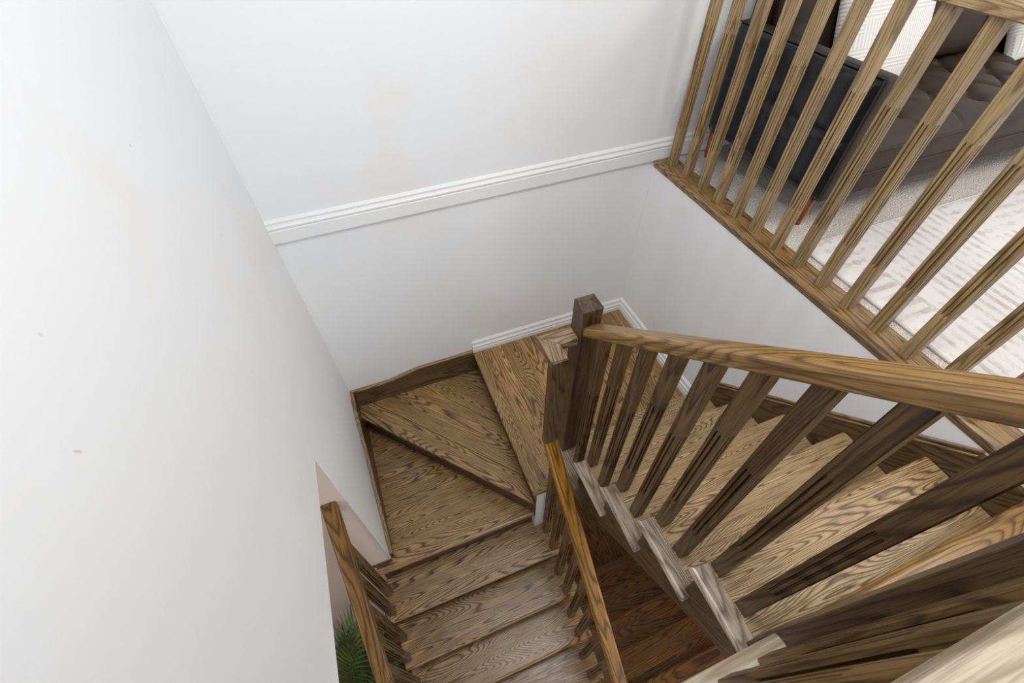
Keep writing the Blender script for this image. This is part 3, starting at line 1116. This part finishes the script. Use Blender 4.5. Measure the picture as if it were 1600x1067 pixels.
# ------------------------------------------------------------------ throw pillows
def pillow_mat(name, line):
    m, nt, b = new_mat(name)
    L = nt.links.new
    tc = N(nt, 'ShaderNodeTexCoord')
    mp = N(nt, 'ShaderNodeMapping'); mp.inputs['Rotation'].default_value = (math.radians(90), 0, 0)
    L(tc.outputs['Object'], mp.inputs['Vector'])
    br = N(nt, 'ShaderNodeTexBrick')
    br.inputs['Scale'].default_value = 9.0
    br.inputs['Mortar Size'].default_value = 0.0
    br.offset = 0.5
    br.inputs['Brick Width'].default_value = 0.9
    br.inputs['Row Height'].default_value = 0.45
    br.inputs['Color1'].default_value = (0, 0, 0, 1)
    br.inputs['Color2'].default_value = (1, 1, 1, 1)
    L(mp.outputs[0], br.inputs['Vector'])
    wv = N(nt, 'ShaderNodeTexWave', wave_type='BANDS', bands_direction='X'); wv.inputs['Scale'].default_value = 22
    wh = N(nt, 'ShaderNodeTexWave', wave_type='BANDS', bands_direction='Z'); wh.inputs['Scale'].default_value = 22
    L(tc.outputs['Object'], wv.inputs['Vector']); L(tc.outputs['Object'], wh.inputs['Vector'])
    pat = mix_col(nt, br.outputs['Color'], wv.outputs['Color'], wh.outputs['Color'])
    r = ramp(nt, [(0.35, (1, 1, 1)), (0.6, (0, 0, 0))])
    L(pat, r.inputs[0])
    c = mix_col(nt, r.outputs[0], srgb(244, 241, 236), line)
    L(c, b.inputs['Base Color'])
    b.inputs['Roughness'].default_value = 0.9
    bp = N(nt, 'ShaderNodeBump'); bp.inputs['Strength'].default_value = 0.5; bp.inputs['Distance'].default_value = 0.004
    bp.invert = True
    L(r.outputs[0], bp.inputs['Height']); L(bp.outputs[0], b.inputs['Normal'])
    return m


PIL = pillow_mat('maze_weave', srgb(226, 219, 212))
tag(cushion('throw_pillow', 0.765, -0.345, 0.600, 0.53, 0.50, 0.15, -0.36, PIL, None, 0, 3.2, 0.04, 0.06),
    'white square throw pillow with maze stripes leaning beside the sofa arm', 'pillow', 'white throw pillows')
tag(cushion('throw_pillow', 1.985, -0.33, 0.555, 0.50, 0.46, 0.14, -0.50, PIL, None, 0, 3.2, -0.12, 0.06),
    'second white throw pillow farther along the sofa seat, past the dark cushion', 'pillow', 'white throw pillows')


# ------------------------------------------------------------------ rug
def rug_mat():
    m, nt, b = new_mat('rug_weave')
    L = nt.links.new
    tc = N(nt, 'ShaderNodeTexCoord')
    # blocks of bars that run one way or the other
    br = N(nt, 'ShaderNodeTexBrick')
    br.inputs['Scale'].default_value = 3.0; br.inputs['Mortar Size'].default_value = 0.0
    br.inputs['Brick Width'].default_value = 0.75; br.inputs['Row Height'].default_value = 0.75
    br.inputs['Color1'].default_value = (0, 0, 0, 1); br.inputs['Color2'].default_value = (1, 1, 1, 1)
    L(tc.outputs['Object'], br.inputs['Vector'])
    ws = []
    for d in ('X', 'Y'):
        w = N(nt, 'ShaderNodeTexWave', wave_type='BANDS', bands_direction=d)
        w.inputs['Scale'].default_value = 6.2; w.inputs['Distortion'].default_value = 0.6; w.inputs['Detail'].default_value = 2; w.inputs['Detail Scale'].default_value = 4
        L(tc.outputs['Object'], w.inputs['Vector']); ws.append(w.outputs['Color'])
    pat = mix_col(nt, br.outputs['Color'], ws[0], ws[1])
    worn = N(nt, 'ShaderNodeTexNoise'); worn.inputs['Scale'].default_value = 9; worn.inputs['Detail'].default_value = 6; worn.inputs['Roughness'].default_value = 0.7
    L(tc.outputs['Object'], worn.inputs['Vector'])
    wr = ramp(nt, [(0.42, (0, 0, 0)), (0.6, (1, 1, 1))])
    L(worn.outputs['Fac'], wr.inputs[0])
    pr = ramp(nt, [(0.45, (0, 0, 0)), (0.7, (1, 1, 1))])
    L(pat, pr.inputs[0])
    f = math_node(nt, 'MULTIPLY', pr.outputs[0], wr.outputs[0])
    fib = N(nt, 'ShaderNodeTexNoise'); fib.inputs['Scale'].default_value = 240; fib.inputs['Detail'].default_value = 3
    L(tc.outputs['Object'], fib.inputs['Vector'])
    c = mix_col(nt, f, srgb(232, 227, 223), srgb(196, 187, 179))
    c = mix_col(nt, math_node(nt, 'MULTIPLY', fib.outputs['Fac'], 0.25), c, srgb(205, 196, 190))
    L(c, b.inputs['Base Color'])
    b.inputs['Roughness'].default_value = 0.95
    bp = N(nt, 'ShaderNodeBump'); bp.inputs['Strength'].default_value = 0.5; bp.inputs['Distance'].default_value = 0.004
    L(fib.outputs['Fac'], bp.inputs['Height']); L(bp.outputs[0], b.inputs['Normal'])
    return m


rug = thing('area_rug', 'pale faded area rug with bands of bars, on the living room carpet', 'rug', (1.4, -2.0, -0.006))
box('pile', (0.164, -3.4, -0.005), (3.0, -0.895, 0.003), rug_mat(), rug, 0.003)
EDGE = paint('rug_binding', srgb(214, 206, 198), 0.9, 0.3, 300)
box('binding', (0.155, -3.409, -0.005), (0.1635, -0.886, 0.0035), EDGE, rug, 0.002)
box('binding', (0.1638, -0.8945, -0.005), (3.009, -0.886, 0.0035), EDGE, rug, 0.003)

# ------------------------------------------------------------------ palm
palm = thing('potted_palm', 'dark green parlour palm standing in the lower room beside the open railing', 'plant', (-2.50, -1.42, -2.85))


def leaf_mat(name, a, b_):
    m, nt, b = new_mat(name)
    L = nt.links.new
    tc = N(nt, 'ShaderNodeTexCoord')
    n = N(nt, 'ShaderNodeTexNoise'); n.inputs['Scale'].default_value = 9; n.inputs['Detail'].default_value = 3
    L(tc.outputs['Object'], n.inputs['Vector'])
    r = ramp(nt, [(0.35, a), (0.68, b_)])
    L(n.outputs['Fac'], r.inputs[0]); L(r.outputs[0], b.inputs['Base Color'])
    b.inputs['Roughness'].default_value = 0.42
    return m


LEAF = leaf_mat('palm_leaf', srgb(24, 38, 18), srgb(84, 122, 44))
STEM = leaf_mat('palm_stem', srgb(46, 60, 26), srgb(96, 104, 48))
POT = paint('pot_glaze', srgb(96, 82, 70), 0.4, 0.02, 60)
SOIL = paint('potting_soil', srgb(48, 36, 28), 0.95, 0.8, 90)
bm = bmesh.new(); lathe(bm, [(0.11, 0.0), (0.15, 0.24), (0.16, 0.25), (0.16, 0.27), (0.145, 0.27), (0.14, 0.235)], 24)
finish('pot', bm, POT, palm, (-2.50, -1.42, -2.85), smooth=True)
bm = bmesh.new(); lathe(bm, [(0.141, 0.0), (0.08, 0.012), (0.0, 0.016)], 20)
finish('soil', bm, SOIL, palm, (-2.50, -1.42, -2.618))


def frond(az, lean, length, droop, base, name='frond'):
    bm = bmesh.new()
    pts = []
    p = Vector((0, 0, 0))
    el = lean
    nseg = 26
    d2 = Vector((math.cos(az), math.sin(az), 0))
    for i in range(nseg + 1):
        pts.append((p.copy(), el))
        step = length / nseg
        p = p + (d2 * math.cos(el) + Vector((0, 0, 1)) * math.sin(el)) * step
        el -= droop / nseg * (0.4 + 1.4 * i / nseg)
    sd = Vector((-d2.y, d2.x, 0))
    # rachis
    prev = None
    for i, (q, e) in enumerate(pts):
        r = 0.005 * (1 - 0.8 * i / nseg)
        up = (-d2 * math.sin(e) + Vector((0, 0, 1)) * math.cos(e))
        row = [bm.verts.new(q + sd * r), bm.verts.new(q + up * r), bm.verts.new(q - sd * r), bm.verts.new(q - up * r)]
        if prev:
            for k in range(4):
                bm.faces.new((prev[k], prev[(k + 1) % 4], row[(k + 1) % 4], row[k]))
        prev = row
    # leaflets
    start = int(nseg * 0.42)
    for i in range(start, nseg + 1):
        for sub in (0,):
            if i == nseg and sub:
                continue
            q, e = pts[i]
            if sub:
                q = (q + pts[i + 1][0]) / 2
            t = (i + sub - start) / (nseg - start)
            fwd = d2 * math.cos(e) + Vector((0, 0, 1)) * math.sin(e)
            up = (-d2 * math.sin(e) + Vector((0, 0, 1)) * math.cos(e))
            ll_ = length * 0.30 * (0.55 + 0.9 * math.sin(math.pi * (0.18 + 0.72 * t))) * 0.8
            for s in (-1, 1):
                dirv = (sd * s * (0.95 - 0.55 * t) + fwd * (0.55 + 0.5 * t) + up * 0.22).normalized()
                wv = fwd.cross(dirv).cross(dirv).normalized()
                w = 0.0065
                a = q
                b = q + dirv * ll_ * 0.45 + Vector((0, 0, 0.004))
                c_ = q + dirv * ll_ - Vector((0, 0, ll_ * 0.22))
                nrm = dirv.cross(wv) * 0.0012
                v0 = bm.verts.new(a - wv * w * 0.4); v1 = bm.verts.new(a + wv * w * 0.4)
                v2 = bm.verts.new(b + wv * w); v3 = bm.verts.new(b - wv * w); vm = bm.verts.new(b + nrm)
                v4 = bm.verts.new(c_)
                bm.faces.new((v0, v1, vm)); bm.faces.new((v1, v2, vm)); bm.faces.new((v0, vm, v3))
                bm.faces.new((v2, v4, vm)); bm.faces.new((vm, v4, v3))
    if max(v.co.x + base[0] for v in bm.verts) > -2.085 or max(v.co.y + base[1] for v in bm.verts) > -1.0:
        bm.free()
        return frond(az, min(1.5, lean + 0.02), length * 0.95, droop, base, name)
    return finish(name, bm, LEAF, palm, base)


rnd = random.Random(11)
PX, PY = -2.50, -1.42
for i, (az, lean, ln, dr) in enumerate([(0.55, 1.36, 0.86, 1.15), (1.35, 1.30, 0.84, 1.25), (2.2, 1.30, 0.80, 1.3), (3.1, 1.2, 0.8, 1.4), (4.0, 1.2, 0.75, 1.4), (4.9, 1.25, 0.78, 1.4),
                                        (5.7, 1.32, 0.80, 1.35), (0.1, 1.18, 0.60, 1.3), (1.0, 1.46, 0.98, 0.9), (5.3, 1.46, 0.92, 0.9), (2.8, 1.46, 0.95, 0.8), (0.75, 1.2, 0.72, 1.3), (-0.12, 1.30, 0.82, 1.0)]):
    frond(az, lean, ln, dr, (PX + 0.04 * math.cos(az), PY + 0.04 * math.sin(az), -2.60))
